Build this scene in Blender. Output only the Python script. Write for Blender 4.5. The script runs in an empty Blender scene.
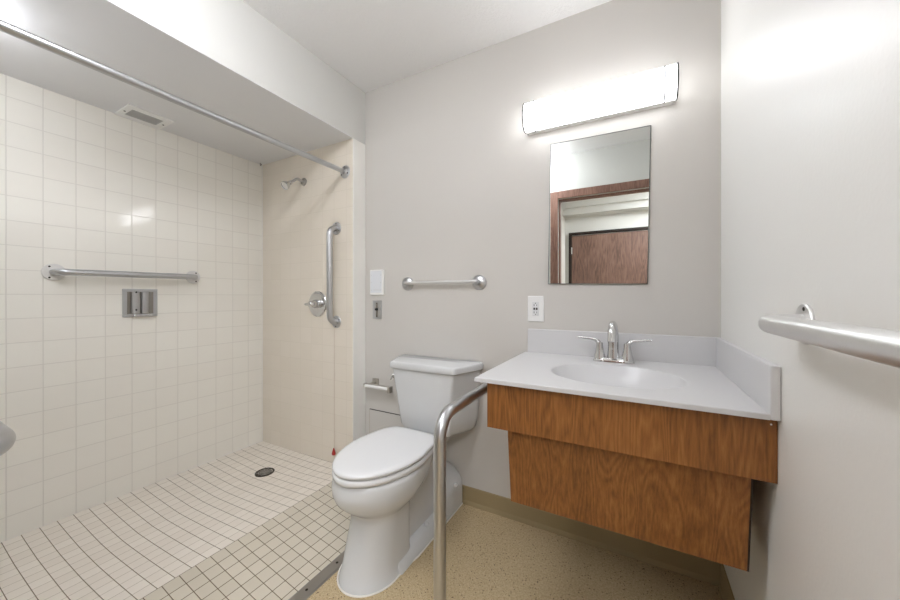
import bpy, bmesh, math, random
from mathutils import Vector, Matrix
random.seed(3)
PI = math.pi
C = bpy.context.scene.collection
# ---------------------------------------------------------------- dimensions
XL, XS, YE, YB, XR, ZC, ZS = -2.498, -1.565, 1.60, 1.71, .302, 2.4996, 2.155
YF, YFB = .03, -.09            # bathroom front wall (doorway) faces
SEAM, THR, ZR = -1.562, -1.128, .067
TOI = -.985                    # toilet centre line

# ---------------------------------------------------------------- helpers
def link(o, parent=None):
    C.objects.link(o)
    if parent: o.parent = parent
    return o
def obj(name, bm, mat, parent=None, smooth=False, loc=None, angle=None):
    bmesh.ops.recalc_face_normals(bm, faces=bm.faces[:])
    me = bpy.data.meshes.new(name); bm.to_mesh(me); bm.free()
    if mat: me.materials.append(mat)
    o = bpy.data.objects.new(name, me)
    if smooth:
        for p in me.polygons: p.use_smooth = True
        me.set_sharp_from_angle(angle=math.radians(angle or 40))
    if parent is not None and loc is None:
        # geometry is written in world coordinates: bring it to the parent's frame
        me.transform(Matrix.Translation(-Vector(parent.location)))
    if loc is not None:
        me.transform(Matrix.Translation(-Vector(loc))); o.location = loc
    return link(o, parent)
def thing(name, label, cat, loc=(0,0,0), group=None):
    o = bpy.data.objects.new(name, None); o.location = loc; o.empty_display_size = .05
    o['label'] = label; o['category'] = cat
    if group: o['group'] = group
    return link(o)
def tag(o, label, cat, group=None):
    o['label'] = label; o['category'] = cat
    if group: o['group'] = group
    return o
def struct(name, bm, mat, parent=None, **k):
    o = obj(name, bm, mat, parent, **k)
    if parent is None: o['kind'] = 'structure'
    return o
def B(): return bmesh.new()
def box(bm, x0, x1, y0, y1, z0, z1, bev=0, seg=2):
    r = bmesh.ops.create_cube(bm, size=1)
    vs = r['verts']
    for v in vs:
        v.co = Vector(((x0+x1)/2 + v.co.x*(x1-x0), (y0+y1)/2 + v.co.y*(y1-y0), (z0+z1)/2 + v.co.z*(z1-z0)))
    if bev:
        es = list({e for v in vs for e in v.link_edges})
        bmesh.ops.bevel(bm, geom=es, offset=bev, segments=seg, affect='EDGES', profile=.5, clamp_overlap=True)
    return bm
def loft(bm, rings, cap0=True, cap1=True, closed=True):
    L = [[bm.verts.new(p) for p in r] for r in rings]
    n = len(L[0])
    for a, b in zip(L, L[1:]):
        for i in range(n if closed else n-1):
            j = (i+1) % n
            try: bm.faces.new((a[i], a[j], b[j], b[i]))
            except ValueError: pass
    if cap0: bm.faces.new(L[0])
    if cap1: bm.faces.new(L[-1])
    return L
def fillet(pts, r, n=8):
    pts = [Vector(p) for p in pts]; out = [pts[0]]
    rr = r if isinstance(r, (list, tuple)) else [r]*(len(pts)-2)
    for k in range(1, len(pts)-1):
        p = pts[k]; a = (pts[k-1]-p); b = (pts[k+1]-p)
        ang = a.angle(b); d = min(rr[k-1]/math.tan(ang/2), a.length*.98, b.length*.98)
        R = d*math.tan(ang/2)
        a.normalize(); b.normalize()
        c = p + (a+b).normalized()*(R/math.sin(ang/2))
        s = p+a*d-c; e = p+b*d-c
        tot = s.angle(e)
        for i in range(n+1):
            t = i/n
            v = (s*math.sin((1-t)*tot) + e*math.sin(t*tot))/math.sin(tot)
            out.append(c+v)
    out.append(pts[-1]); return out
def tube(bm, pts, rad, seg=20, caps=True):
    pts = [Vector(p) for p in pts]; n = len(pts)
    rads = rad if isinstance(rad, (list, tuple)) else [rad]*n
    rings = []; prev = None
    for i, p in enumerate(pts):
        if i == 0: t = pts[1]-p
        elif i == n-1: t = p-pts[i-1]
        else: t = (pts[i+1]-p).normalized() + (p-pts[i-1]).normalized()
        t.normalize()
        if prev is None:
            up = Vector((0,0,1)) if abs(t.z) < .9 else Vector((1,0,0))
            nrm = t.cross(up).normalized()
        else:
            nrm = (prev - t*prev.dot(t)).normalized()
        prev = nrm; bi = t.cross(nrm)
        rings.append([p + (nrm*math.cos(2*PI*k/seg) + bi*math.sin(2*PI*k/seg))*rads[i] for k in range(seg)])
    loft(bm, rings, caps, caps); return bm
def lathe(bm, prof, origin, axis, seg=32):
    """prof: (radius, distance along axis)."""
    ax = Vector(axis).normalized(); up = Vector((0,0,1)) if abs(ax.z) < .9 else Vector((1,0,0))
    u = ax.cross(up).normalized(); v = ax.cross(u); o = Vector(origin)
    rings = [[o + ax*h + (u*math.cos(2*PI*k/seg) + v*math.sin(2*PI*k/seg))*max(r, 1e-5) for k in range(seg)] for r, h in prof]
    loft(bm, rings); return bm
def prism(bm, pts2, f, a, b):
    """extrude a 2D outline between f(p, a) and f(p, b)."""
    loft(bm, [[f(p, a) for p in pts2], [f(p, b) for p in pts2]]); return bm

# ---------------------------------------------------------------- materials
def srgb(r, g, b):
    f = lambda c: (c/255)/12.92 if c/255 <= .04045 else ((c/255+.055)/1.055)**2.4
    return (f(r), f(g), f(b), 1)
class NT:
    def __init__(s, name):
        s.m = bpy.data.materials.new(name); s.m.use_nodes = True
        s.t = s.m.node_tree; s.b = s.t.nodes['Principled BSDF']
    def n(s, typ, **kw):
        x = s.t.nodes.new(typ)
        for k, v in kw.items(): setattr(x, k, v)
        return x
    def l(s, a, b): s.t.links.new(a, b)
    def val(s, x, inp):
        if isinstance(x, (int, float)): inp.default_value = x
        else: s.l(x, inp)
    def math(s, op, a, b=0.0, c=0.0):
        x = s.n('ShaderNodeMath', operation=op)
        s.val(a, x.inputs[0]); s.val(b, x.inputs[1]); s.val(c, x.inputs[2]); return x.outputs[0]
    def mix(s, f, a, b):
        x = s.n('ShaderNodeMix', data_type='RGBA')
        s.val(f, x.inputs[0])
        for v, i in ((a, 6), (b, 7)):
            if isinstance(v, tuple): x.inputs[i].default_value = v
            else: s.l(v, x.inputs[i])
        return x.outputs[2]
    def co(s): return s.n('ShaderNodeTexCoord').outputs['Object']
    def xyz(s, c=None):
        x = s.n('ShaderNodeSeparateXYZ'); s.l(c or s.co(), x.inputs[0]); return x.outputs
    def noise(s, scale, detail=3, rough=.5, vec=None, out=0):
        x = s.n('ShaderNodeTexNoise'); x.inputs['Scale'].default_value = scale
        x.inputs['Detail'].default_value = detail; x.inputs['Roughness'].default_value = rough
        s.l(vec or s.co(), x.inputs['Vector']); return x.outputs[out]
    def ramp(s, f, stops):
        x = s.n('ShaderNodeValToRGB'); e = x.color_ramp.elements
        while len(e) < len(stops): e.new(.5)
        for q, (p, c) in zip(e, stops): q.position = p; q.color = c
        s.l(f, x.inputs[0]); return x.outputs[0]
    def bump(s, h, strength, dist):
        x = s.n('ShaderNodeBump'); x.inputs['Strength'].default_value = strength
        x.inputs['Distance'].default_value = dist; s.l(h, x.inputs['Height']); s.l(x.outputs[0], s.b.inputs['Normal'])
    def set(s, **k):
        for a, v in k.items():
            i = s.b.inputs[a.replace('_', ' ')]
            s.val(v, i) if not isinstance(v, tuple) else setattr(i, 'default_value', v)
        return s
def plain(name, col, rough=.5, metal=0, bump=None, var=0):
    t = NT(name); t.set(Roughness=rough, Metallic=metal)
    if var:
        c = tuple(x*(1-var) for x in col[:3])+(1,)
        t.l(t.mix(t.noise(3, 4), c, col), t.b.inputs['Base Color'])
    else: t.b.inputs['Base Color'].default_value = col
    if bump: t.bump(t.noise(bump[0], 3), bump[1], bump[2])
    return t.m
M = {}
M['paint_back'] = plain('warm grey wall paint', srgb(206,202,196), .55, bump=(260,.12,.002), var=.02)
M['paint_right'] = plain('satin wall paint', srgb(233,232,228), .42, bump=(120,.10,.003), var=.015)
M['paint_soffit'] = plain('pale wall paint', srgb(214,213,208), .5, bump=(260,.1,.002), var=.015)
M['paint_hall'] = plain('hall paint', srgb(228,226,221), .6)
M['shower_ceiling'] = plain('shower ceiling paint', srgb(236,236,237), .6, bump=(200,.1,.002), var=.02)
M['paint_wing_bright'] = plain('brightened wing paint', srgb(243,241,235), .5)  # lighter copy of the soffit paint, brightened in place of missing light
t = NT('textured ceiling'); t.set(Roughness=.85, Base_Color=srgb(244,243,242))
t.bump(t.noise(95, 5, .65), .55, .006); M['ceiling'] = t.m
def tile(name, axes, pitch, off, w, tilec, groutc, rough=.12, bstr=.5, tcol2=None, grout2=None, wvar=.012, skew=0):
    t = NT(name); X = list(t.xyz()); ms = []; ids = []
    if skew: X[1] = t.math('ADD', X[1], t.math('MULTIPLY', t.math('SUBTRACT', X[0], XL), skew))
    for a, p, o in zip(axes, pitch, off):
        s = t.math('DIVIDE', t.math('SUBTRACT', X['XYZ'.index(a)], o), p)
        f = t.math('FRACT', t.math('ADD', s, 200.5))
        d = t.math('MULTIPLY', t.math('ABSOLUTE', t.math('SUBTRACT', f, .5)), p)   # metres from the joint
        ids.append(t.math('FLOOR', t.math('ADD', s, 200.0)))
        mr = t.n('ShaderNodeMapRange', interpolation_type='SMOOTHSTEP')
        t.l(d, mr.inputs[0]); mr.inputs[1].default_value = w*.32; mr.inputs[2].default_value = w*.75
        mr.inputs[3].default_value = 1; mr.inputs[4].default_value = 0
        ms.append(mr.outputs[0])
    m = t.math('MAXIMUM', ms[0], ms[1])
    cv = t.n('ShaderNodeCombineXYZ'); t.l(ids[0], cv.inputs[0]); t.l(ids[1], cv.inputs[1])
    wn = t.n('ShaderNodeTexWhiteNoise'); t.l(cv.outputs[0], wn.inputs[0])
    base = t.mix(wn.outputs[0], tilec, tcol2 or tilec)
    base = t.mix(t.math('MULTIPLY', t.noise(14, 3), .25), base, tuple(c*.9 for c in tilec[:3])+(1,))
    g = groutc if grout2 is None else t.mix(ms[0], grout2, groutc)
    t.l(t.mix(m, base, g), t.b.inputs['Base Color'])
    t.set(Roughness=t.math('ADD', t.math('MULTIPLY', m, .5), rough))
    h = t.math('ADD', t.math('MULTIPLY', m, -1.0), t.math('MULTIPLY', t.noise(9, 2), wvar*20))
    t.bump(h, bstr, .0012)
    return t.m
SPEC = .9
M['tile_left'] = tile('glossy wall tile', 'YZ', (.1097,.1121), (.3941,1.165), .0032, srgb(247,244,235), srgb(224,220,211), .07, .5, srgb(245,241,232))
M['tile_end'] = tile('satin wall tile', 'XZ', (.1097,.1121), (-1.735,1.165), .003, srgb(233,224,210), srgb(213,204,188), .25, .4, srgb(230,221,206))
M['tile_floor_shower'] = tile('small square floor tile', 'YX', (.0556,.0556), (.4369,SEAM), .0024, srgb(238,230,218), srgb(122,105,84), .4, .35, srgb(232,223,210), srgb(184,173,156), 0, .0107)
M['tile_floor'] = tile('square floor tile', 'YX', (.0556,.0549), (.829,SEAM), .0026, srgb(216,207,190), srgb(106,90,68), .38, .35, srgb(208,199,181), None, 0)
t = NT('speckled epoxy floor'); t.set(Roughness=.55)
n1 = t.noise(210, 2, .6); n2 = t.noise(330, 1, .5)
base = t.ramp(t.noise(120, 3, .7), [(.35, srgb(176,155,118)), (.6, srgb(198,178,142))])
v = t.n('ShaderNodeTexVoronoi'); v.inputs['Scale'].default_value = 85; t.l(t.co(), v.inputs['Vector'])
dk = t.math('LESS_THAN', v.outputs['Distance'], .19)
hue = t.n('ShaderNodeSeparateColor'); t.l(v.outputs['Color'], hue.inputs[0])
dk = t.math('MULTIPLY', dk, t.math('GREATER_THAN', hue.outputs[0], .45))
base = t.mix(t.math('GREATER_THAN', n1, .62), base, srgb(150,124,88))
base = t.mix(t.math('GREATER_THAN', n2, .66), base, srgb(216,202,172))
t.l(t.mix(dk, base, srgb(84,66,44)), t.b.inputs['Base Color']); t.bump(n1, .1, .001); M['epoxy'] = t.m
M['base'] = plain('olive tan rubber baseboard', srgb(160,143,108), .45, var=.08)
def wood(name, c1, c2, c3, scale=1.0, axis='Z', rough=.38):
    t = NT(name); mp = t.n('ShaderNodeMapping'); t.l(t.co(), mp.inputs[0])
    sc = {'Z': (9, 9, .75)}[axis]; mp.inputs['Scale'].default_value = tuple(s*scale for s in sc)
    big = t.noise(1.3, 2, .5, mp.outputs[0])
    # warped rings for the cathedral figure
    rg = t.math('FRACT', t.math('MULTIPLY', big, 17.0))
    rg = t.math('ABSOLUTE', t.math('SUBTRACT', rg, .5))
    mp2 = t.n('ShaderNodeMapping'); t.l(t.co(), mp2.inputs[0]); mp2.inputs['Scale'].default_value = (90*scale, 90*scale, 6.5*scale)
    fine = t.noise(2.2, 4, .65, mp2.outputs[0])
    mp3 = t.n('ShaderNodeMapping'); t.l(t.co(), mp3.inputs[0]); mp3.inputs['Scale'].default_value = (5, 5, 1.6)
    blot = t.noise(1.6, 3, .6, mp3.outputs[0])
    f = t.math('ADD', t.math('MULTIPLY', rg, .30), t.math('MULTIPLY', fine, .54))
    f = t.math('ADD', f, t.math('MULTIPLY', blot, .46))
    t.l(t.ramp(f, [(.42, c1), (.60, c2), (.84, c3)]), t.b.inputs['Base Color'])
    t.set(Roughness=rough); t.bump(fine, .12, .001); return t.m
M['oak'] = wood('orange brown oak laminate', srgb(112,70,32), srgb(144,92,44), srgb(174,118,64))
M['walnut'] = wood('reddish walnut door', srgb(88,64,54), srgb(122,92,78), srgb(146,116,102), .8, rough=.5)
M['walnut_trim'] = wood('reddish walnut casing', srgb(104,72,60), srgb(138,102,86), srgb(158,124,108), 1.2, rough=.45)
M['dark'] = plain('dark gap', srgb(38,26,18), .7)
M['black'] = plain('black plastic', srgb(24,23,22), .5)
M['porcelain'] = plain('white vitreous china', srgb(212,213,213), .12)
M['seat'] = plain('white glossy plastic', srgb(226,226,226), .22)
M['marble'] = plain('white cultured marble', srgb(212,211,211), .3, var=.025)
M['white'] = plain('white plastic', srgb(236,235,233), .35)
M['band'] = plain('grey satin band', srgb(70,69,68), .7)
M['caulk'] = plain('white caulk', srgb(234,231,224), .4)
M['vent'] = plain('white vent frame', srgb(247,247,245), .45)
M['vent_mesh'] = plain('grey vent grille', srgb(205,205,204), .5)
t = NT('brushed stainless steel'); t.set(Metallic=1.0, Base_Color=srgb(196,197,199))
mp = t.n('ShaderNodeMapping'); t.l(t.co(), mp.inputs[0]); mp.inputs['Scale'].default_value = (60, 60, 60)
t.set(Roughness=t.math('ADD', t.math('MULTIPLY', t.noise(5, 2, .5, mp.outputs[0]), .12), .26)); M['steel'] = t.m
M['steel_dark'] = plain('brushed nickel', srgb(150,146,140), .32, 1)
M['satin'] = plain('satin aluminium', srgb(222,221,219), .38, .9)
M['chrome'] = plain('polished chrome', srgb(214,214,214), .07, 1)
M['nickel'] = plain('satin nickel', srgb(182,177,168), .4, .75)
M['drain'] = plain('dark bronze grate', srgb(70,64,56), .4, .8)
M['mirror'] = plain('mirror glass', srgb(232,236,234), .0, 1)
M['mirror_edge'] = plain('mirror edge', srgb(120,124,122), .3, .5)
M['red'] = plain('red plastic', srgb(176,44,40), .4)
M['cord'] = plain('pull cord', srgb(206,186,170), .8)
M['strip'] = plain('worn aluminium strip', srgb(168,164,158), .38, .85, var=.15)
M['screw'] = plain('dark screw', srgb(60,55,50), .4, .8)
t = NT('lit lamp diffuser'); t.set(Base_Color=srgb(250,250,248), Roughness=.4, Emission_Color=srgb(248,250,255), Emission_Strength=3.5)
M['lamp'] = t.m
t = NT('hall fill panel'); t.set(Base_Color=(1,1,1,1), Emission_Color=srgb(245,248,254), Emission_Strength=9.0)
M['hall_fill'] = t.m
t = NT('ceiling fill dome'); t.set(Base_Color=(1,1,1,1), Emission_Color=srgb(244,247,255), Emission_Strength=11.5)
M['ceiling_fill'] = t.m
t = NT('shower fill dome'); t.set(Base_Color=(1,1,1,1), Emission_Color=srgb(244,247,255), Emission_Strength=8.5)
M['shower_fill'] = t.m

# ---------------------------------------------------------------- room shell
T = .12
# main epoxy floor, tile apron, sloped shower pan
b = B(); box(b, THR+.002, XR+T, YF, YB+T, -.08, 0); struct('floor', b, M['epoxy'])
b = B(); box(b, -1.0, 2.2, -2.2, YF, -.08, 0); struct('floor', b, M['epoxy'])
b = B(); prism(b, [(SEAM, -.08), (SEAM, ZR), (THR-.028, .003), (THR+.002, .0), (THR+.002, -.08)], lambda p, y: (p[0], y, p[1]), YF, YB+.02)
struct('floor', b, M['tile_floor'])                                   # tiled ramp up to the shower
DR = (-2.065, 1.338)
def zfl(x, y):
    s_ = max(0, min(1, (x-XL)/(SEAM-XL))); base = .051+(ZR-.051)*s_**2
    q = [(x-XL)/(DR[0]-XL), (SEAM-x)/(SEAM-DR[0]), (YE-y)/(YE-DR[1]), (y-YF)/(DR[1]-YF)]
    q = [max(0, min(1, v)) for v in q]
    w_ = q[0]**.9; d = min(q[0], q[1], q[2]*1.0, q[3]*2)
    return base-.019*(1-(1-max(0, min(1, d)))**1.2)
b = B(); nx, ny = 28, 48; G = []
for i in range(nx+1):
    r = []
    for j in range(ny+1):
        x = XL-T/2+(SEAM-XL+T/2)*i/nx; y = YF+(YE+.05-YF)*j/ny
        r.append(b.verts.new((x, y, zfl(x, y))))
    G.append(r)
for i in range(nx):
    for j in range(ny): b.faces.new((G[i][j], G[i+1][j], G[i+1][j+1], G[i][j+1]))
r = bmesh.ops.extrude_face_region(b, geom=b.faces[:])
for v in [g for g in r['geom'] if isinstance(g, bmesh.types.BMVert)]: v.co.z = -.08
struct('floor', b, M['tile_floor_shower'], smooth=True)
# metal threshold strip with screws
b = B()
prism(b, [(-1.158, -.002), (-1.156, .0045), (-1.126, .0042), (-1.109, .0035), (-1.100, 0)], lambda p, y: (p[0], y, p[1]), YF+.002, YB-.01)
th = struct('trim_1', b, M['strip'])
for y in (.44, .595, .75, .9054, 1.0606, 1.216, 1.371, 1.526):
    b = B(); lathe(b, [(0,.0030),(.0055,.0034),(.0055,.0048),(.003,.0054),(0,.0054)], (-1.132, y, 0), (0,0,1), 14); obj('screw', b, M['screw'], th, smooth=True)
# walls
b = B(); box(b, XL-T, XL, YFB, YE+.2, -.08, ZC+.1); struct('wall_left', b, M['tile_left'])
b = B(); box(b, XL, XS-.004, YE, YB+T, -.08, ZS); struct('wall_shower_end', b, M['tile_end'])
b = B(); box(b, XS-.004, XS, YE, YB, 0, ZS)
struct('trim_2', b, M['paint_wing_bright'])                                   # face of the wing wall beside the shower
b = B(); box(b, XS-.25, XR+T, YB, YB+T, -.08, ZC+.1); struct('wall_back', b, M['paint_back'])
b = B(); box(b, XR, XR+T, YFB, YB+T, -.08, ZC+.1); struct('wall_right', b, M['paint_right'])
b = B(); box(b, XL, XS, YFB, YB+T, ZS+.002, ZC+.1); struct('wall_soffit', b, M['paint_soffit'])
b = B(); box(b, XL, XS-.0006, YF, YE, ZS, ZS+.002); struct('ceiling_shower', b, M['shower_ceiling'])
b = B(); box(b, XS, XR+T, YFB, YB+T, ZC, ZC+.1); struct('ceiling', b, M['ceiling'])
# front wall with the doorway the camera looks from
DX0, DX1, DZ = -.650, .232, 2.09
b = B()
box(b, XL-T, DX0, YFB, YF, -.08, ZC+.1); box(b, DX1, XR+T, YFB, YF, -.08, ZC+.1); box(b, DX0, DX1, YFB, YF, DZ, ZC+.1)
struct('wall_front', b, M['paint_soffit'])
dr = B()
for (a, c, z0, z1) in ((DX0-.07, DX0, 0, DZ+.07), (DX1, DX1+.068, 0, DZ+.07), (DX0, DX1, DZ, DZ+.07)):
    box(dr, a, c, YF, YF+.014, z0, z1, .003); box(dr, a, c, YFB-.014, YFB, z0, z1, .003)
d2 = struct('door_2', dr, M['walnut_trim'])
b = B(); box(b, DX0, DX0+.012, YFB+.02, YF-.03, 0, DZ); box(b, DX1-.012, DX1, YFB+.02, YF-.03, 0, DZ); box(b, DX0, DX1, YFB+.02, YF-.03, DZ-.012, DZ)
obj('door_stop', b, M['walnut_trim'], d2)
# hall beyond the doorway (seen in the mirror)
HX, HX1, HY = -.93, 1.9, -1.97
b = B(); box(b, HX-T, HX, HY-T, YFB, -.08, ZC+.1); struct('wall_hall_left', b, M['paint_hall'])
b = B(); box(b, HX, HX+.05, HY+.3, HY+1.0, 0, 2.02); struct('wall_hall_column', b, M['paint_hall'])
b = B(); box(b, HX1, HX1+T, HY-T, YFB, -.08, ZC+.1); struct('wall_hall_right', b, M['paint_hall'])
b = B(); box(b, HX-T, HX1+T, HY-T, HY, -.08, ZC+.1); struct('wall_hall_end', b, M['paint_hall'])
b = B(); box(b, XR+T, HX1+T, YFB-.001, YF, -.08, ZC+.1); struct('wall_hall_near', b, M['paint_hall'])
b = B(); box(b, HX-T, HX1+T, HY-T, YFB, ZC, ZC+.1); struct('ceiling_hall', b, M['ceiling'])
b = B(); box(b, HX, HX1, HY, HY+.22, 2.33, ZC); struct('trim_4', b, M['paint_soffit'])
b = B(); box(b, HX, HX1, HY+.22, HY+.28, 2.42, ZC); struct('trim_5', b, M['paint_soffit'])
b = B(); box(b, -.83, .27, HY, HY+.035, .005, 2.05, .002); d1 = struct('door_1', b, M['walnut'])
b = B()
for (a, c, z0, z1) in ((-.872, -.83, 0, 2.10), (.27, .315, 0, 2.10), (-.83, .27, 2.065, 2.10)): box(b, a, c, HY, HY+.05, z0, z1, .003)
obj('door_frame', b, M['dark'], d1)
b = B(); box(b, -.835, -.820, HY+.036, HY+.054, 1.78, 1.88, .002); obj('hinge', b, M['satin'], d1)
# baseboards
b = B()
prism(b, [(YB, 0), (YB-.010, 0), (YB-.0075, .012), (YB-.004, .022), (YB-.0035, .096), (YB-.001, .100), (YB, .100)], lambda p, x: (x, p[0], p[1]), THR+.001, XR)
struct('baseboard_back', b, M['base'])
b = B()
prism(b, [(XR, 0), (XR-.010, 0), (XR-.0075, .012), (XR-.004, .022), (XR-.0035, .110), (XR-.001, .115), (XR, .115)], lambda p, y: (p[0], y, p[1]), YF+.016, YB-.0102)
struct('baseboard_right', b, M['base'])
# caulk lines of the shower
b = B()
tube(b, [(XL+.001, YE-.001, .051), (XL+.001, YE-.001, ZS)], .0045, 8)
tube(b, [(XL+.001, YF, .043), (XL+.001, YE, .051)], .0035, 8)
struct('trim_3', b, M['caulk'])

# ---------------------------------------------------------------- bars
def flange(bm, o, ax, r, thick=.006):
    lathe(bm, [(0,-.001),(r,-.001),(r,thick*.6),(r-.002,thick),(.022,thick),(.0,thick)], o, ax, 36)
def screws(parent, o, ax, r, mat, n=3, a0=0.0, lift=.006):
    ax = Vector(ax); up = Vector((0,0,1)) if abs(ax.z) < .9 else Vector((1,0,0)); u = ax.cross(up).normalized(); v = ax.cross(u)
    for k in range(n):
        a = a0+2*PI*k/n; p = Vector(o)+(u*math.cos(a)+v*math.sin(a))*r
        b = B(); lathe(b, [(0,lift-.001),(.0042,lift-.0005),(.0042,lift+.0010),(.002,lift+.002),(0,lift+.002)], p, ax, 12)
        obj('screw', b, mat, parent, smooth=True)
def wall_bar(name, label, cat, A, Bp, ax, out, r, fr, bend, mat, fmat=None, smat=None, a0=.5, group=None):
    A, Bp, ax = Vector(A), Vector(Bp), Vector(ax)
    t = thing(name, label, cat, tuple(A), group)
    b = B(); tube(b, fillet([A+ax*.003, A+ax*out, Bp+ax*out, Bp+ax*.003], bend, 10), r, 24); obj('bar', b, mat, t, smooth=True)
    for P, aa in ((A, a0), (Bp, a0+PI/3)):
        b = B(); flange(b, P, ax, fr); obj('flange', b, fmat or mat, t, smooth=True, angle=30)
        screws(t, P, ax, fr-.010, smat or M['screw'], 3, aa)
    return t
M['flange_white'] = plain('bright flange', srgb(226,224,220), .3, .2)
wall_bar('grab_bar', 'horizontal stainless grab bar on the long tiled shower wall above the recessed soap dish', 'grab bar',
         (XL, .538, 1.2735), (XL, 1.134, 1.2775), (1,0,0), .055, .0165, .041, .036, M['steel'], M['flange_white'], a0=PI)
wall_bar('grab_bar', 'vertical stainless grab bar on the shower end wall beside the valve', 'grab bar',
         (-1.7117, YE, 1.598), (-1.7117, YE, .988), (0,-1,0), .058, .019, .041, .05, M['steel'])
# right wall bar: runs towards the viewer along the right wall
wall_bar('grab_bar', 'pale satin grab bar on the right wall, large in the foreground', 'grab bar',
         (XR, .940, 1.101), (XR, .30, 1.103), (-1,0,0), .062, .019, .041, .034, M['satin'], M['satin'], a0=.3)
wall_bar('grab_bar', 'stainless grab bar beside the doorway, only its rounded end showing at the left picture edge', 'grab bar',
         (-.772, YF, .948), (-1.42, YF, .948), (0,1,0), .088, .0195, .038, .045, M['steel'])
# floor mounted rail between toilet and vanity
t = thing('support_rail', 'bent stainless support rail rising from the floor between toilet and vanity', 'grab bar', (-.508, .872, 0))
b = B(); tube(b, fillet([(-.508,.872,.004), (-.508,.872,.80), (-.512,1.706,.80)], .07, 14), .0185, 28); obj('bar', b, M['steel'], t, smooth=True)
b = B(); flange(b, (-.508,.872,.0), (0,0,1), .041); obj('flange', b, M['steel'], t, smooth=True)
b = B(); flange(b, (-.512,YB,.80), (0,-1,0), .041); obj('flange', b, M['steel'], t, smooth=True)
# towel bar
t = thing('towel_bar', 'short chrome towel bar with round ends on the wall above the toilet', 'towel bar', (-.985, YB, 1.232))
b = B(); tube(b, [(-1.222, YB-.034, 1.234), (-.744, YB-.034, 1.236)], .0095, 16); obj('bar', b, M['satin'], t, smooth=True)
for x in (-1.2217, -.7455):
    b = B(); lathe(b, [(0,-.001),(.041,-.001),(.041,.005),(.037,.010),(.026,.014),(.016,.018),(.013,.034),(.012,.042),(0,.044)], (x, YB, 1.231), (0,-1,0), 32)
    obj('post', b, M['steel'], t, smooth=True)
# shower curtain rod
t = thing('shower_curtain_rod', 'bare stainless shower curtain rod crossing under the shower ceiling', 'curtain rod', (-1.632, YE, 1.953))
b = B(); tube(b, [(-1.622, YF+.004, 1.944), (-1.634, YE-.004, 1.953)], .0150, 24); obj('rod', b, M['steel'], t, smooth=True)
for o, ax in (((-1.634,YE,1.953),(0,-1,0)), ((-1.622,YF,1.944),(0,1,0))):
    b = B(); lathe(b, [(0,0),(.041,0),(.041,.004),(.036,.007),(.024,.009),(.022,.022),(0,.022)], o, ax, 36); obj('flange', b, M['steel'], t, smooth=True, angle=30)
    screws(t, o, ax, .030, M['screw'], 3, .6, .008)

# ---------------------------------------------------------------- shower fittings
t = thing('shower_fixture', 'small chrome shower head on a bent arm high on the shower end wall', 'shower head', (-2.028, YE, 1.952))
b = B(); lathe(b, [(0,-.001),(.028,-.001),(.027,.005),(.018,.011),(.012,.013),(0,.013)], (-2.028,YE,1.952), (0,-1,0), 28); obj('flange', b, M['steel_dark'], t, smooth=True)
b = B(); tube(b, fillet([(-2.028,YE-.004,1.952), (-2.028,YE-.055,1.958), (-2.024,YE-.110,1.915)], .035), .0095, 16); obj('arm', b, M['steel'], t, smooth=True)
hd = Vector((.0,-.78,-.62)).normalized()
b = B(); lathe(b, [(0,0),(.0125,0),(.0145,.008),(.0125,.014),(.017,.024),(.027,.046),(.0295,.058),(.028,.063),(.024,.063),(.023,.059),(0,.059)], (-2.024,YE-.106,1.918), hd, 28); obj('spray_head', b, M['chrome'], t, smooth=True)
t = thing('shower_valve', 'round chrome shower valve with lever handle low on the shower end wall', 'shower valve', (-1.887, YE, 1.103))
b = B(); lathe(b, [(0,-.001),(.087,-.001),(.087,.003),(.080,.009),(.052,.013),(.048,.012),(.034,.014),(0,.014)], (-1.887,YE,1.103), (0,-1,0), 48); obj('escutcheon', b, M['chrome'], t, smooth=True, angle=25)
b = B(); lathe(b, [(0,.01),(.029,.01),(.028,.03),(.023,.05),(.021,.066),(.015,.072),(0,.073)], (-1.887,YE,1.103), (0,-1,0), 32); h = obj('handle', b, M['chrome'], t, smooth=True)
b = B(); tube(b, fillet([(-1.858,YE-.056,1.104), (-1.90,YE-.062,1.103), (-1.938,YE-.060,1.101)], .05), [.013]+[.012]*4+[.0105]*5+[.0085], 14)
hh = obj('lever', b, M['chrome'], h, smooth=True); hh.data.transform(Matrix.Translation(Vector(h.location)-Vector(t.location)))
# soap dish, recessed behind a frame
t = thing('soap_dish', 'square recessed metal soap dish with rounded back set in the long tiled wall', 'soap dish', (XL, .8687, 1.038))
y0, y1, z0, z1 = .790, .9475, 1.038, 1.197
b = B()
for (a, c, d, e) in ((y0,y1,z1-.017,z1), (y0,y1,z0,z0+.017), (y0,y0+.020,z0+.017,z1-.017), (y1-.020,y1,z0+.017,z1-.017)):
    box(b, XL+.0002, XL+.007, a, c, d, e, .002)
obj('frame', b, M['steel'], t)
# curved liner standing just proud of the wall plane, concave towards the room
b = B(); ya, yb = y0+.019, y1-.019; N = 20
pts = []
for k in range(N+1):
    s = k/N; pts.append((ya+(yb-ya)*s, .0014 + .0045*(abs(2*s-1)**2.2)))
out = [(p[0], XL+p[1]) for p in pts] + [(yb, XL+.0003), (ya, XL+.0003)]
prism(b, out, lambda p, z: (p[1], p[0], z), z0+.016, z1-.016); obj('liner', b, M['steel_dark'], t, smooth=True)
b = B()
for k, yy in enumerate((.846, .889)):
    tube(b, [(XL+.012, yy, z0+.020), (XL+.012, yy, z1-.018)], .0195 if k == 0 else .0165, 20)
for v in b.verts: v.co.x = XL+.003+(v.co.x-XL-.012)*.55+.004
obj('curved_back', b, M['steel'], t, smooth=True)
b = B(); box(b, XL+.003, XL+.026, y0+.045, y1-.030, z0+.004, z0+.014, .003); obj('tray', b, M['chrome'], t)
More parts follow.
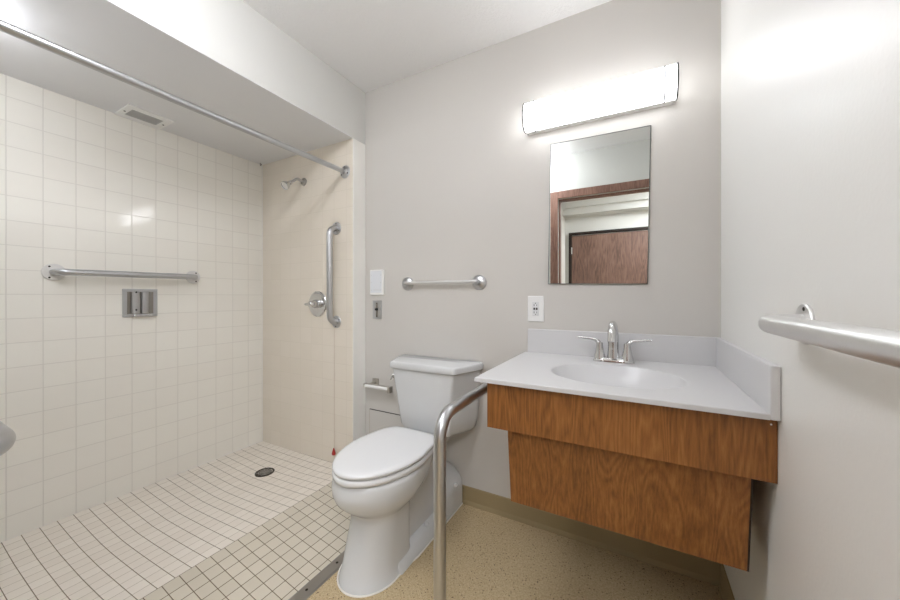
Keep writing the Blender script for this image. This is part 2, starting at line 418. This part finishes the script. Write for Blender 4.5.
for dz in (.025, .125):
    b = B(); lathe(b, [(0,0),(.005,0),(.004,.002),(0,.002)], (XL+.0175, .846, z0+.015+dz), (1,0,0), 12); obj('screw', b, M['screw'], t)
# vent on the shower ceiling
t = thing('ceiling_vent', 'white framed rectangular vent with grey grille on the shower ceiling', 'vent', (-2.405, .857, ZS))
vx0, vx1, vy0, vy1 = -2.494, -2.306, .758, .955
vx0, vx1, vy0, vy1 = -2.494, -2.308, .755, .957
b = B(); zz = ZS-.007
ix0, ix1, iy0, iy1 = vx0+.045, vx1-.040, vy0+.030, vy1-.035
for (a, c, d, e) in ((vx0,vx1,vy0,iy0), (vx0,vx1,iy1,vy1), (vx0,ix0,iy0,iy1), (ix1,vx1,iy0,iy1)): box(b, a, c, d, e, zz, ZS-.0002, .0015)
obj('frame', b, M['vent'], t)
b = B(); box(b, ix0-.001, ix1+.001, iy0-.001, iy1+.001, ZS-.0025, ZS-.0003); obj('backing', b, M['vent_mesh'], t)
for k in range(9):
    x = ix0+.005+(ix1-ix0-.01)*k/8
    b = B(); box(b, x-.0022, x+.0022, iy0, iy1, ZS-.0062, ZS-.0026); obj('slat', b, M['vent_mesh'], t)
for yy in (vy0+.015, vy1-.017):
    b = B(); lathe(b, [(0,.0065),(.0045,.0068),(.004,.009),(0,.0095)], ((vx0+vx1)/2, yy, ZS), (0,0,-1), 12); obj('screw', b, M['screw'], t)
b = B(); tube(b, fillet([(-2.470,1.565,ZS-.0003), (-2.470,1.565,ZS-.018), (-2.455,1.56,ZS-.024), (-2.445,1.56,ZS-.014)], .006, 4), .0028, 10)
tag(obj('ceiling_hook', b, M['steel_dark'], smooth=True), 'tiny metal hook in the far corner of the shower ceiling', 'hook')
# floor drain
zd = zfl(*DR)
t = thing('floor_drain', 'round dark metal drain in the tiled shower floor', 'drain', (DR[0], DR[1], zd))
b = B(); lathe(b, [(0,-.006),(.056,-.006),(.056,.004),(.053,.0062),(.046,.0055),(.045,.002),(0,.002)], (DR[0],DR[1],zd), (0,0,1), 40); obj('rim', b, M['drain'], t, smooth=True, angle=30)
b = B()
for rr in (.012, .024, .036):
    pts = [(DR[0]+math.cos(2*PI*k/28)*rr, DR[1]+math.sin(2*PI*k/28)*rr, zd+.0045) for k in range(29)]
    tube(b, pts, .0022, 6)
for k in range(6):
    a = PI*k/6; tube(b, [(DR[0]-math.cos(a)*.045, DR[1]-math.sin(a)*.045, zd+.0045), (DR[0]+math.cos(a)*.045, DR[1]+math.sin(a)*.045, zd+.0045)], .002, 6)
obj('grate', b, M['steel_dark'], t, smooth=True)
# emergency pull cord with red pendant
t = thing('pull_cord', 'thin cord with a small red pendant hanging beside the shower end wall', 'pull cord', (-1.720, 1.588, .13))
b = B(); tube(b, [(-1.720, 1.590, .945), (-1.720, 1.590, .165)], .0009, 6); obj('cord', b, M['cord'], t)
b = B(); lathe(b, [(0,.046),(.003,.044),(.006,.034),(.0095,.022),(.0125,.012),(.0125,.006),(.009,.0),(0,-.002)], (-1.720,1.583,.124), (0,0,1), 16); obj('pendant', b, M['red'], t, smooth=True)

# ---------------------------------------------------------------- wall plates
t = thing('call_panel', 'white rectangular wall plate above the small metal switch plate', 'wall plate', (-1.459, YB, 1.245))
b = B(); box(b, -1.516, -1.403, YB-.012, YB-.0002, 1.165, 1.326, .003); obj('plate', b, M['white'], t)
b = B(); box(b, -1.510, -1.418, YB-.0135, YB-.0121, 1.178, 1.318, .0005); obj('face', b, plain('off white face', srgb(222,224,228), .4), t)
b = B(); box(b, -1.482, -1.432, YB-.0142, YB-.0136, 1.194, 1.197); obj('slot', b, M['vent_mesh'], t)
for (x, z) in ((-1.502,1.195), (-1.424,1.195), (-1.502,1.243), (-1.424,1.243), (-1.502,1.29), (-1.424,1.29)):
    b = B(); lathe(b, [(0,.0135),(.003,.0137),(.0028,.0155),(0,.016)], (x, YB, z), (0,-1,0), 10); obj('screw', b, M['vent_mesh'], t)
t = thing('switch_plate', 'small narrow metal switch plate with a dark knob below the white wall plate', 'switch', (-1.4625, YB, 1.068))
b = B(); box(b, -1.498, -1.427, YB-.006, YB-.0002, 1.009, 1.127, .002); obj('plate', b, M['steel'], t)
b = B(); box(b, -1.470, -1.455, YB-.0072, YB-.0061, 1.022, 1.114, .0004); obj('slot', b, M['steel_dark'], t)
b = B(); lathe(b, [(0,.006),(.0095,.006),(.009,.014),(.006,.020),(0,.021)], (-1.4625, YB, 1.071), (0,-1,0), 18); obj('knob', b, M['black'], t, smooth=True)
for z in (1.110, 1.026):
    b = B(); lathe(b, [(0,.0072),(.0035,.0074),(.003,.009),(0,.0095)], (-1.4625, YB, z), (0,-1,0), 10); obj('screw', b, M['screw'], t)
t = thing('outlet', 'white electrical outlet with test buttons just above the backsplash', 'outlet', (-.4372, YB, 1.093))
b = B(); box(b, -.4775, -.397, YB-.007, YB-.0002, 1.029, 1.157, .003); obj('cover_plate', b, M['white'], t)
b = B(); box(b, -.4535, -.421, YB-.0095, YB-.0071, 1.058, 1.128, .001); obj('receptacle', b, M['seat'], t)
for z in (1.075, 1.111):
    b = B(); box(b, -.4455, -.4425, YB-.0101, YB-.0094, z-.005, z+.005); obj('slot', b, M['black'], t)
    b = B(); box(b, -.432, -.4295, YB-.0101, YB-.0094, z-.004, z+.004); obj('slot', b, M['black'], t)
    b = B(); lathe(b, [(0,.0094),(.0025,.0094),(.0025,.0101),(0,.0101)], (-.4372, YB, z-.0095 if z < 1.09 else z+.0095), (0,-1,0), 10); obj('ground_hole', b, M['black'], t)
b = B(); box(b, -.4475, -.4385, YB-.0108, YB-.0096, 1.0875, 1.0985, .0005); obj('test_button', b, M['black'], t)
b = B(); box(b, -.4350, -.4265, YB-.0108, YB-.0096, 1.0875, 1.0985, .0005); obj('reset_button', b, M['drain'], t)
# access panel behind the toilet
b = B(); box(b, -1.525, -1.13, YB-.0045, YB-.0002, .10, .416, .0012)
ap = tag(obj('access_panel', b, M['paint_back']), 'flat painted access panel low on the wall behind the toilet', 'panel')
b = B(); box(b, -1.525, -1.13, YB-.0046, YB-.0002, .4162, .4195); obj('joint', b, M['dark'], ap)
b = B(); box(b, -1.5272, -1.5252, YB-.003, YB-.0002, .10, .416); obj('joint', b, M['base'], ap)
# toilet paper holder
t = thing('toilet_paper_holder', 'empty brushed nickel toilet paper holder with white roller left of the tank', 'paper holder', (-1.474, YB, .603))
b = B(); box(b, -1.498, -1.450, YB-.010, YB+.001, .578, .624, .003); obj('wall_plate', b, M['nickel'], t)
b = B(); box(b, -1.482, -1.466, YB-.062, YB-.010, .592, .606, .004); box(b, -1.508, -1.300, YB-.062, YB-.050, .594, .603, .003)
box(b, -1.511, -1.500, YB-.080, YB-.050, .582, .603, .003); box(b, -1.316, -1.299, YB-.085, YB-.050, .568, .606, .003)
obj('bracket', b, M['nickel'], t)
b = B(); tube(b, [(-1.500, YB-.072, .590), (-1.316, YB-.072, .590)], .0095, 20); obj('roller', b, M['white'], t, smooth=True)

# ---------------------------------------------------------------- toilet
def egg(z, yf, yb, a, yc, bw=None, n=64, p=2.0):
    """outline: round front at yf, widest at yc, back at yb with half width bw."""
    bw = a if bw is None else bw; pts = []
    for k in range(n):
        t_ = 2*PI*k/n; s, c = math.sin(t_), math.cos(t_)
        if c >= 0:   # front half (towards -y)
            x = a*math.copysign(abs(s)**(2/p), s); y = yc-(yc-yf)*abs(c)**(2/p)
        else:
            q = abs(c); e = 6.5
            y = yc+(yb-yc)*(q**(2/e)); f = (y-yc)/(yb-yc)
            sx = abs(s)**(2/e)
            x = math.copysign(sx, s)*(a+(bw-a)*f**1.6 if bw != a else a)
        pts.append((TOI+x, y, z))
    return pts
t = thing('toilet', 'white two-piece toilet with closed lid standing between shower and rail', 'toilet', (TOI, 1.35, 0))
b = B()
R = [(0.000,.972,1.262,.125,1.12,.123), (.012,.974,1.262,.124,1.12,.123), (.020,.981,1.262,.120,1.12,.120), (.06,.994,1.26,.114,1.12,.116),
     (.12,1.010,1.26,.111,1.13,.114), (.18,1.030,1.26,.109,1.14,.112), (.225,1.043,1.262,.109,1.15,.112), (.25,1.044,1.265,.112,1.15,.112),
     (.268,1.028,1.29,.126,1.16,.110), (.29,.998,1.33,.148,1.18,.107), (.32,.966,1.38,.170,1.19,.107), (.35,.950,1.42,.181,1.20,.107),
     (.38,.947,1.46,.184,1.20,.108), (.405,.952,1.47,.183,1.20,.110), (.420,.958,1.47,.180,1.20,.110), (.426,.968,1.465,.172,1.20,.105)]
loft(b, [egg(z, yf, yb, a, yc, bw) for z, yf, yb, a, yc, bw in R])
obj('bowl', b, M['porcelain'], t, smooth=True, angle=55)
# trapway body behind the skirt, deck under the tank, foot with its arched rear plate
b = B()
def rrect(x0, x1, y0, y1, z, r=.02, n=5):
    o = []
    for (cx, cy, a0) in ((x1-r, y1-r, 0), (x0+r, y1-r, PI/2), (x0+r, y0+r, PI), (x1-r, y0+r, 1.5*PI)):
        for k in range(n+1): a = a0+PI/2*k/n; o.append((cx+r*math.cos(a), cy+r*math.sin(a), z))
    return o
loft(b, [rrect(TOI-w, TOI+w, 1.18, y1, z) for z, w, y1 in ((.0,.080,1.62), (.1,.076,1.62), (.2,.074,1.60), (.3,.082,1.56), (.37,.100,1.60), (.40,.112,1.655), (.420,.115,1.66), (.4255,.112,1.655))])
obj('trapway', b, M['porcelain'], t, smooth=True)
b = B()
loft(b, [rrect(TOI-w, TOI+w, 1.14, 1.70, z, .012) for z, w in ((0,.137), (.010,.136), (.020,.131), (.040,.118), (.046,.108), (.050,.070))])
obj('foot', b, M['porcelain'], t, smooth=True, angle=50)
b = B(); arch = [(-.140, 0)]+[(-.140+.0, .10)]
for k in range(13):
    a = PI-PI*k/12; arch.append((.140*math.cos(a), .105+.115*math.sin(a)))
arch += [(.140, 0)]
def archring(y, s, dz=0): return [(TOI+p[0]*s, y, max(0, p[1]*(s if p[1] > 0 else 1)+dz)) for p in arch]
loft(b, [archring(1.50, .80), archring(1.515, .88), archring(1.56, .96), archring(1.60, 1.0), archring(1.700, 1.0)])
obj('rear_plate', b, M['porcelain'], t, smooth=True, angle=50)
for x in (-.107, .107):
    b = B(); lathe(b, [(0,0),(.013,0),(.0125,.008),(.008,.015),(0,.017)], (TOI+x*.9, 1.396, .044), (0,0,1), 20); obj('bolt_cap', b, M['porcelain'], t, smooth=True)
b = B(); lathe(b, [(0,-.004),(.013,-.004),(.0125,.006),(.008,.012),(0,.014)], (TOI+.137, 1.625, .140), (1,0,.05), 20); obj('bolt_cap', b, M['porcelain'], t, smooth=True)
# seal line around the foot
b = B(); pts = [p for p in egg(.002, .968, 1.262, .129, 1.12, .127)]
pts = [p for p in pts if p[1] < 1.20]
left = sorted([p for p in pts if p[0] < TOI], key=lambda p: -p[1]); right = sorted([p for p in pts if p[0] >= TOI], key=lambda p: p[1])
path = [(TOI-.141, 1.70, .002), (TOI-.141, 1.26, .002)]+left+right+[(TOI+.141, 1.26, .002), (TOI+.141, 1.70, .002)]
tube(b, path, .0035, 8); obj('seal', b, M['caulk'], t, smooth=True)
# seat and lid
b = B(); n = 64
o1 = lambda z, g: egg(z, .943+g, 1.446-g, .186-g, 1.235, .142-g)
i1 = lambda z, g: egg(z, 1.00-g, 1.385, .120+g, 1.21, .07)
Ls = [o1(.4275,.007), o1(.430,.002), o1(.440,.001), o1(.449,.003), o1(.4525,.008), i1(.4525,.0), i1(.449,-.004), i1(.4275,-.004)]
L = loft(b, Ls, False, False)
for k in range(n): b.faces.new((L[-1][k], L[-1][(k+1)%n], L[0][(k+1)%n], L[0][k]))
obj('seat', b, M['seat'], t, smooth=True, angle=60)
b = B()
loft(b, [o1(.4570,.009), o1(.459,.003), o1(.466,.001), o1(.4725,.003), o1(.4765,.010), o1(.4785,.028), o1(.4795,.06)])
obj('lid', b, M['seat'], t, smooth=True, angle=60)
for s in (-1, 1):
    b = B(); tube(b, [(TOI+s*.055, 1.452, .452), (TOI+s*.095, 1.452, .452)], .012, 14); obj('hinge', b, M['seat'], t, smooth=True)
# tank
def tank_ring(z, fw, bw, yf, yb, r=.02):
    P = [Vector((TOI-fw, yf, z)), Vector((TOI+fw, yf, z)), Vector((TOI+(fw*.30+bw*.70), yf+(yb-yf)*.55, z)), Vector((TOI+bw, yf+(yb-yf)*.80, z)), Vector((TOI+bw, yb, z)),
         Vector((TOI-bw, yb, z)), Vector((TOI-bw, yf+(yb-yf)*.80, z)), Vector((TOI-(fw*.30+bw*.70), yf+(yb-yf)*.55, z))]
    rs = [r, r, r*2, r*1.5, .01, .01, r*1.5, r*2]; out = []; m = len(P)
    for k in range(m):
        seg = fillet([P[k-1], P[k], P[(k+1) % m]], rs[k]*.95, 5)[1:-1]; out += seg
    # slight bow of the front
    return [(p[0], p[1]-(.012*(1-((p[0]-TOI)/fw)**2) if abs(p[0]-TOI) < fw and p[1] < yf+.03 else 0), z) for p in out]
b = B()
loft(b, [tank_ring(z, fw, bw, yf, 1.695) for z, fw, bw, yf in
    ((.4262,.125,.180,1.550), (.431,.142,.205,1.536), (.455,.151,.228,1.526), (.51,.157,.241,1.520), (.60,.168,.248,1.511), (.70,.182,.253,1.502), (.763,.190,.256,1.496))])
tk = obj('tank', b, M['porcelain'], t, smooth=True, angle=45)
b = B()
loft(b, [tank_ring(z, fw, bw, yf, 1.702) for z, fw, bw, yf in
    ((.762,.196,.263,1.488), (.766,.201,.268,1.484), (.790,.201,.268,1.484), (.797,.197,.264,1.488), (.8005,.189,.256,1.497))])
obj('tank_lid', b, M['porcelain'], t, smooth=True, angle=45)
b = B(); lathe(b, [(0,-.012),(.011,-.012),(.011,.004),(.014,.006),(.0165,.012),(.0165,.020),(.012,.028),(0,.030)], (TOI-.238, 1.598, .692), (-.97,-.22,0), 20)
tube(b, [(TOI-.254, 1.596, .692), (TOI-.257, 1.578, .684), (TOI-.256, 1.566, .672)], [.006,.006,.0065], 10)
obj('flush_lever', b, M['chrome'], t, smooth=True)

# ---------------------------------------------------------------- vanity
CX0, CX1, CY0, CT = -.486, XR-.0005, 1.072, .877
SC, SA, SBb = (-.067, 1.352), .215, .178
t = thing('countertop', 'white marble vanity countertop with oval basin and low backsplash', 'countertop', (-.1, 1.4, .862))
b = B(); x0, x1, y0, y1 = CX0, CX1-.019, CY0, YB-.020
angs = sorted([2*PI*k/96 for k in range(96)] + [math.atan2(y-SC[1], x-SC[0]) % (2*PI) for x in (x0, x1) for y in (y0, y1)])
def rect_pt(a, z, ins=0):
    c, s = math.cos(a), math.sin(a)
    tx = ((x1-ins if c > 0 else x0+ins)-SC[0])/c if abs(c) > 1e-9 else 1e9
    ty = ((y1-ins if s > 0 else y0+ins)-SC[1])/s if abs(s) > 1e-9 else 1e9
    q = min(tx, ty); return (SC[0]+c*q, SC[1]+s*q, z)
def ell(a, k, z, dy=0):
    c, s = math.cos(a), math.sin(a); r = SA*SBb/math.hypot(SBb*c, SA*s)
    return (SC[0]+c*r*k, SC[1]+dy+s*r*k, z)
rings = [[rect_pt(a, CT-.0145) for a in angs], [rect_pt(a, CT-.002) for a in angs], [rect_pt(a, CT, .002) for a in angs]]
for k, z in ((1.08,0), (1.02,-.0004), (1.0,-.0022), (.982,-.0075), (.955,-.017), (.91,-.033), (.83,-.058), (.70,-.083), (.5,-.103), (.3,-.114), (.12,-.118), (.10,-.121)):
    rings.append([ell(a, k, CT+z) for a in angs])
L = loft(b, rings, False, True)
ou = [b.verts.new(ell(a, 1.0, CT-.0145)) for a in angs]; ob = [b.verts.new(ell(a, .80, CT-.085)) for a in angs]; oc = [b.verts.new(ell(a, .3, CT-.135)) for a in angs]
m = len(angs)
for A_, B_ in ((L[0], ou), (ou, ob), (ob, oc)):
    for k in range(m): b.faces.new((A_[k], A_[(k+1)%m], B_[(k+1)%m], B_[k]))
b.faces.new(oc)
obj('deck', b, M['marble'], t, smooth=True, angle=30)
b = B(); box(b, CX0+.012, CX1, YB-.020, YB-.0003, CT-.0145, .992, .003); obj('backsplash', b, M['marble'], t)
b = B(); box(b, CX1-.0188, CX1, CY0-.001, YB-.0202, CT-.0145, .992, .003); obj('side_splash', b, M['marble'], t)
b = B(); lathe(b, [(0,0),(.021,0),(.021,.003),(.017,.005),(.012,.003),(.011,.001),(0,.001)], (SC[0], SC[1], CT-.121), (0,0,1), 24); obj('sink_drain', b, M['chrome'], t, smooth=True)

t = thing('vanity_cabinet', 'wall-hung oak laminate vanity cabinet with a stepped lower panel', 'cabinet', (-.07, 1.40, .443))
b = B(); ax0, ax1, ay = -.4475, XR-.001, 1.092
box(b, ax0, ax1, ay, ay+.019, .706, CT-.0148, .0008)
box(b, ax0, ax0+.019, ay+.019, YB+.001, .706, CT-.0148, .0008)
obj('apron', b, M['oak'], t)
b = B(); px0, px1, pyt, pyb, pzt, pzb = -.3825, .2575, 1.112, 1.152, .735, .4375
def slab(bm, xa, xb, off0, off1):
    P = lambda x, o: [(x, pyt+o, pzt), (x, pyb+o, pzb)]
    vs = [bm.verts.new(p) for p in (P(xa,off0)+P(xa,off1)[::-1])]; vt = [bm.verts.new(p) for p in (P(xb,off0)+P(xb,off1)[::-1])]
    bm.faces.new(vs); bm.faces.new(vt)
    for k in range(4): bm.faces.new((vs[k], vs[(k+1)%4], vt[(k+1)%4], vt[k]))
slab(b, px0, px1, .0, .018); lp = obj('lower_panel', b, M['oak'], t)
b = B(); slab(b, px1+.0002, px1+.0045, -.0002, .018); obj('edge_strip', b, M['dark'], t)
for xa in (px0+.002, px1-.020):
    b = B(); xb = xa+.018
    poly = [(pyt+.018, .735), (pyb+.019, pzb+.004), (YB-.0003, pzb+.13), (YB-.0003, .735)]
    prism(b, poly, lambda p, x: (x, p[0], p[1]), xa, xb); obj('side_panel', b, M['oak'], t)
b = B(); lathe(b, [(0,0),(.0022,0),(.002,.001),(0,.0011)], (ax1-.012, ay, CT-.030), (0,-1,0), 12); obj('screw', b, M['satin'], t)

# faucet
FX, FY = -.081, 1.603
t = thing('faucet', 'chrome two-handle centerset faucet at the back of the basin', 'faucet', (FX, FY, CT))
b = B()
def oval(z, a, bb, p=3.0, n=48): return [(FX+a*math.copysign(abs(math.cos(2*PI*k/n))**(2/p), math.cos(2*PI*k/n)), FY+bb*math.copysign(abs(math.sin(2*PI*k/n))**(2/p), math.sin(2*PI*k/n)), CT+z) for k in range(n)]
loft(b, [oval(.0003,.080,.027), oval(.004,.080,.027), oval(.010,.077,.0255), oval(.017,.073,.022), oval(.019,.068,.018)])
obj('base', b, M['chrome'], t, smooth=True, angle=50)
for s in (-1, 1):
    hx = FX+s*.053
    b = B(); lathe(b, [(0,.012),(.0245,.012),(.023,.022),(.019,.036),(.0155,.055),(.0135,.072),(.013,.080),(0,.084)], (hx, FY, CT), (0,0,1), 28); hb = obj('handle', b, M['chrome'], t, smooth=True)
    b = B(); pp = fillet([(hx-s*.001, FY, CT+.055), (hx+s*.003, FY, CT+.090), (hx+s*.088, FY+.004, CT+.098)], .028, 10)
    tube(b, pp, [.0125]+[.012-.0055*i/10 for i in range(11)]+[.0058], 16)
    lv = obj('lever', b, M['chrome'], hb, smooth=True); lv.data.transform(Matrix.Translation(Vector(hb.location)-Vector(t.location)))
b = B()
sp = fillet([(FX, FY+.004, CT+.012), (FX, FY+.004, CT+.172), (FX, FY-.105, CT+.155), (FX, FY-.118, CT+.098)], [.052, .035], 10)
nn = len(sp); tube(b, sp, [.0225-.0085*min(1, 2.2*i/(nn-1)) + (.0015 if i > nn*.75 else 0) for i in range(nn)], 22)
lathe(b, [(0,.010),(.027,.010),(.025,.02),(.0225,.05),(.0195,.09),(.0165,.12),(.012,.13),(0,.131)], (FX, FY+.004, CT), (0,0,1), 28)
obj('spout', b, M['chrome'], t, smooth=True)

# ---------------------------------------------------------------- mirror and light
b = B(); box(b, -.211, .211, -.006, -.0003, -.3415, .3415, .0015, 1)
mx, mz = (-.3677+.0538)/2, (1.2133+1.8965)/2
t = thing('mirror', 'frameless rectangular mirror reflecting a brown door above the vanity', 'mirror', (mx, YB, mz))
t.rotation_euler = (0, math.radians(1.05), 0)
g = obj('glass', b, M['mirror'], None); g.parent = t
b = B()
for (a, c, d, e) in ((-.2130,-.211,-.3435,.3435), (.211,.2130,-.3435,.3435), (-.211,.211,.3415,.3435), (-.211,.211,-.3435,-.3415)): box(b, a, c, -.0063, -.0003, d, e)
g = obj('edge_trim', b, M['mirror_edge'], None); g.parent = t

lx0, lx1 = -.479, .153; lc = (lx0+lx1)/2; hw = (lx1-lx0)/2; LZ = 2.032
t = thing('vanity_light', 'glowing white bar light with grey end bands above the mirror', 'light', (lc, YB, LZ))
t.rotation_euler = (0, math.radians(.5), 0)
def lprof(s=1.0, back=-.040, n=16):
    H, D = .066*s, .098+(.066*(s-1)); o = [(back, -H), (-.055, -H)]
    for k in range(1, n):
        a = -PI/2+PI*k/n; o.append((-.055-(D-.055)*math.cos(a)**.8, H*math.sin(a)))
    return o+[(-.055, H), (back, H)]
b = B(); prism(b, lprof(), lambda p, x: (x, p[0], p[1]), -hw+.004, hw-.004); g = obj('diffuser', b, M['lamp'], None, smooth=True, angle=50); g.parent = t
for xa, xb in ((-hw, -hw+.0055), (-hw+.0470, -hw+.0525), (hw-.0490, hw-.0435), (hw-.0055, hw)):
    b = B(); o, i = lprof(1.05), lprof(1.0)
    vo = [[b.verts.new((x, p[0], p[1])) for p in o] for x in (xa, xb)]; vi = [[b.verts.new((x, p[0], p[1])) for p in i] for x in (xa, xb)]
    for k in range(len(o)-1):
        for q in ((vo[0][k], vo[0][k+1], vo[1][k+1], vo[1][k]), (vi[0][k], vi[0][k+1], vi[1][k+1], vi[1][k]), (vo[0][k], vo[0][k+1], vi[0][k+1], vi[0][k]), (vo[1][k], vo[1][k+1], vi[1][k+1], vi[1][k])): b.faces.new(q)
    for c_ in (0, 1): pass
    g = obj('band', b, M['band'], None); g.parent = t
b = B(); box(b, -hw+.004, hw-.004, -.0400, .0008, -.064, .064, .002); g = obj('housing', b, M['white'], None); g.parent = t

# ---------------------------------------------------------------- unseen hall panel, added as fill light through the doorway
t = thing('hall_fill_light', 'square fill light added on the unseen hall ceiling behind the doorway', 'light', (.55, -.95, ZC))
b = B(); box(b, .05, 1.05, -1.30, -.60, ZC-.05, ZC-.012, .006); obj('diffuser', b, M['hall_fill'], t)
b = B(); box(b, .04, 1.06, -1.31, -.59, ZC-.012, ZC-.0003); obj('frame', b, M['white'], t)

t = thing('doorway_fill_light', 'round white fill dome added on the ceiling beside the doorway, out of view', 'light', (-.93, .31, ZC))  # fill dome added out of view to lift the overall brightness
b = B(); lathe(b, [(0,.0),(.215,.0),(.215,.02),(.205,.026),(0,.026)], (-.93,.31,ZC-.0002), (0,0,-1), 40); obj('base', b, M['white'], t, smooth=True, angle=40)
b = B(); lathe(b, [(0,.0265),(.2,.0265)]+[(.2*math.cos(PI/2*k/10), .045+.135*math.sin(PI/2*k/10)) for k in range(11)], (-.93,.31,ZC), (0,0,-1), 44); obj('dome', b, M['ceiling_fill'], t, smooth=True, angle=60)

t = thing('shower_fill_light', 'small round white fill dome added on the shower ceiling, out of view', 'light', (-1.98, .17, ZS))  # extra unseen dome, added only to brighten the shower
b = B(); lathe(b, [(0,-.001),(.115,-.001),(.115,.014),(.108,.018),(0,.018)], (-1.98,.17,ZS), (0,0,-1), 36); obj('base', b, M['white'], t, smooth=True, angle=40)
b = B(); lathe(b, [(0,.0185),(.102,.0185)]+[(.102*math.cos(PI/2*k/8), .028+.070*math.sin(PI/2*k/8)) for k in range(9)], (-1.98,.17,ZS), (0,0,-1), 36); obj('dome', b, M['shower_fill'], t, smooth=True, angle=60)

# ---------------------------------------------------------------- camera and exposure
cam = bpy.data.cameras.new('camera'); co = bpy.data.objects.new('camera', cam); C.objects.link(co)
cam.sensor_width = 36; cam.lens = 340.38/900*36; cam.clip_start = .01
cam.shift_y = -4.09/900
co.location = (0, 0, 1.1574); co.rotation_euler = (PI/2, 0, math.radians(28.509))
S = bpy.context.scene; S.camera = co
w = bpy.data.worlds.new('world'); w.use_nodes = True; w.node_tree.nodes['Background'].inputs[0].default_value = (.8,.85,.9,1); w.node_tree.nodes['Background'].inputs[1].default_value = .3
S.world = w
vs = S.view_settings; vs.view_transform = 'Standard'; vs.look = 'None'; vs.gamma = 1; vs.exposure = 1.28; vs.use_curve_mapping = False
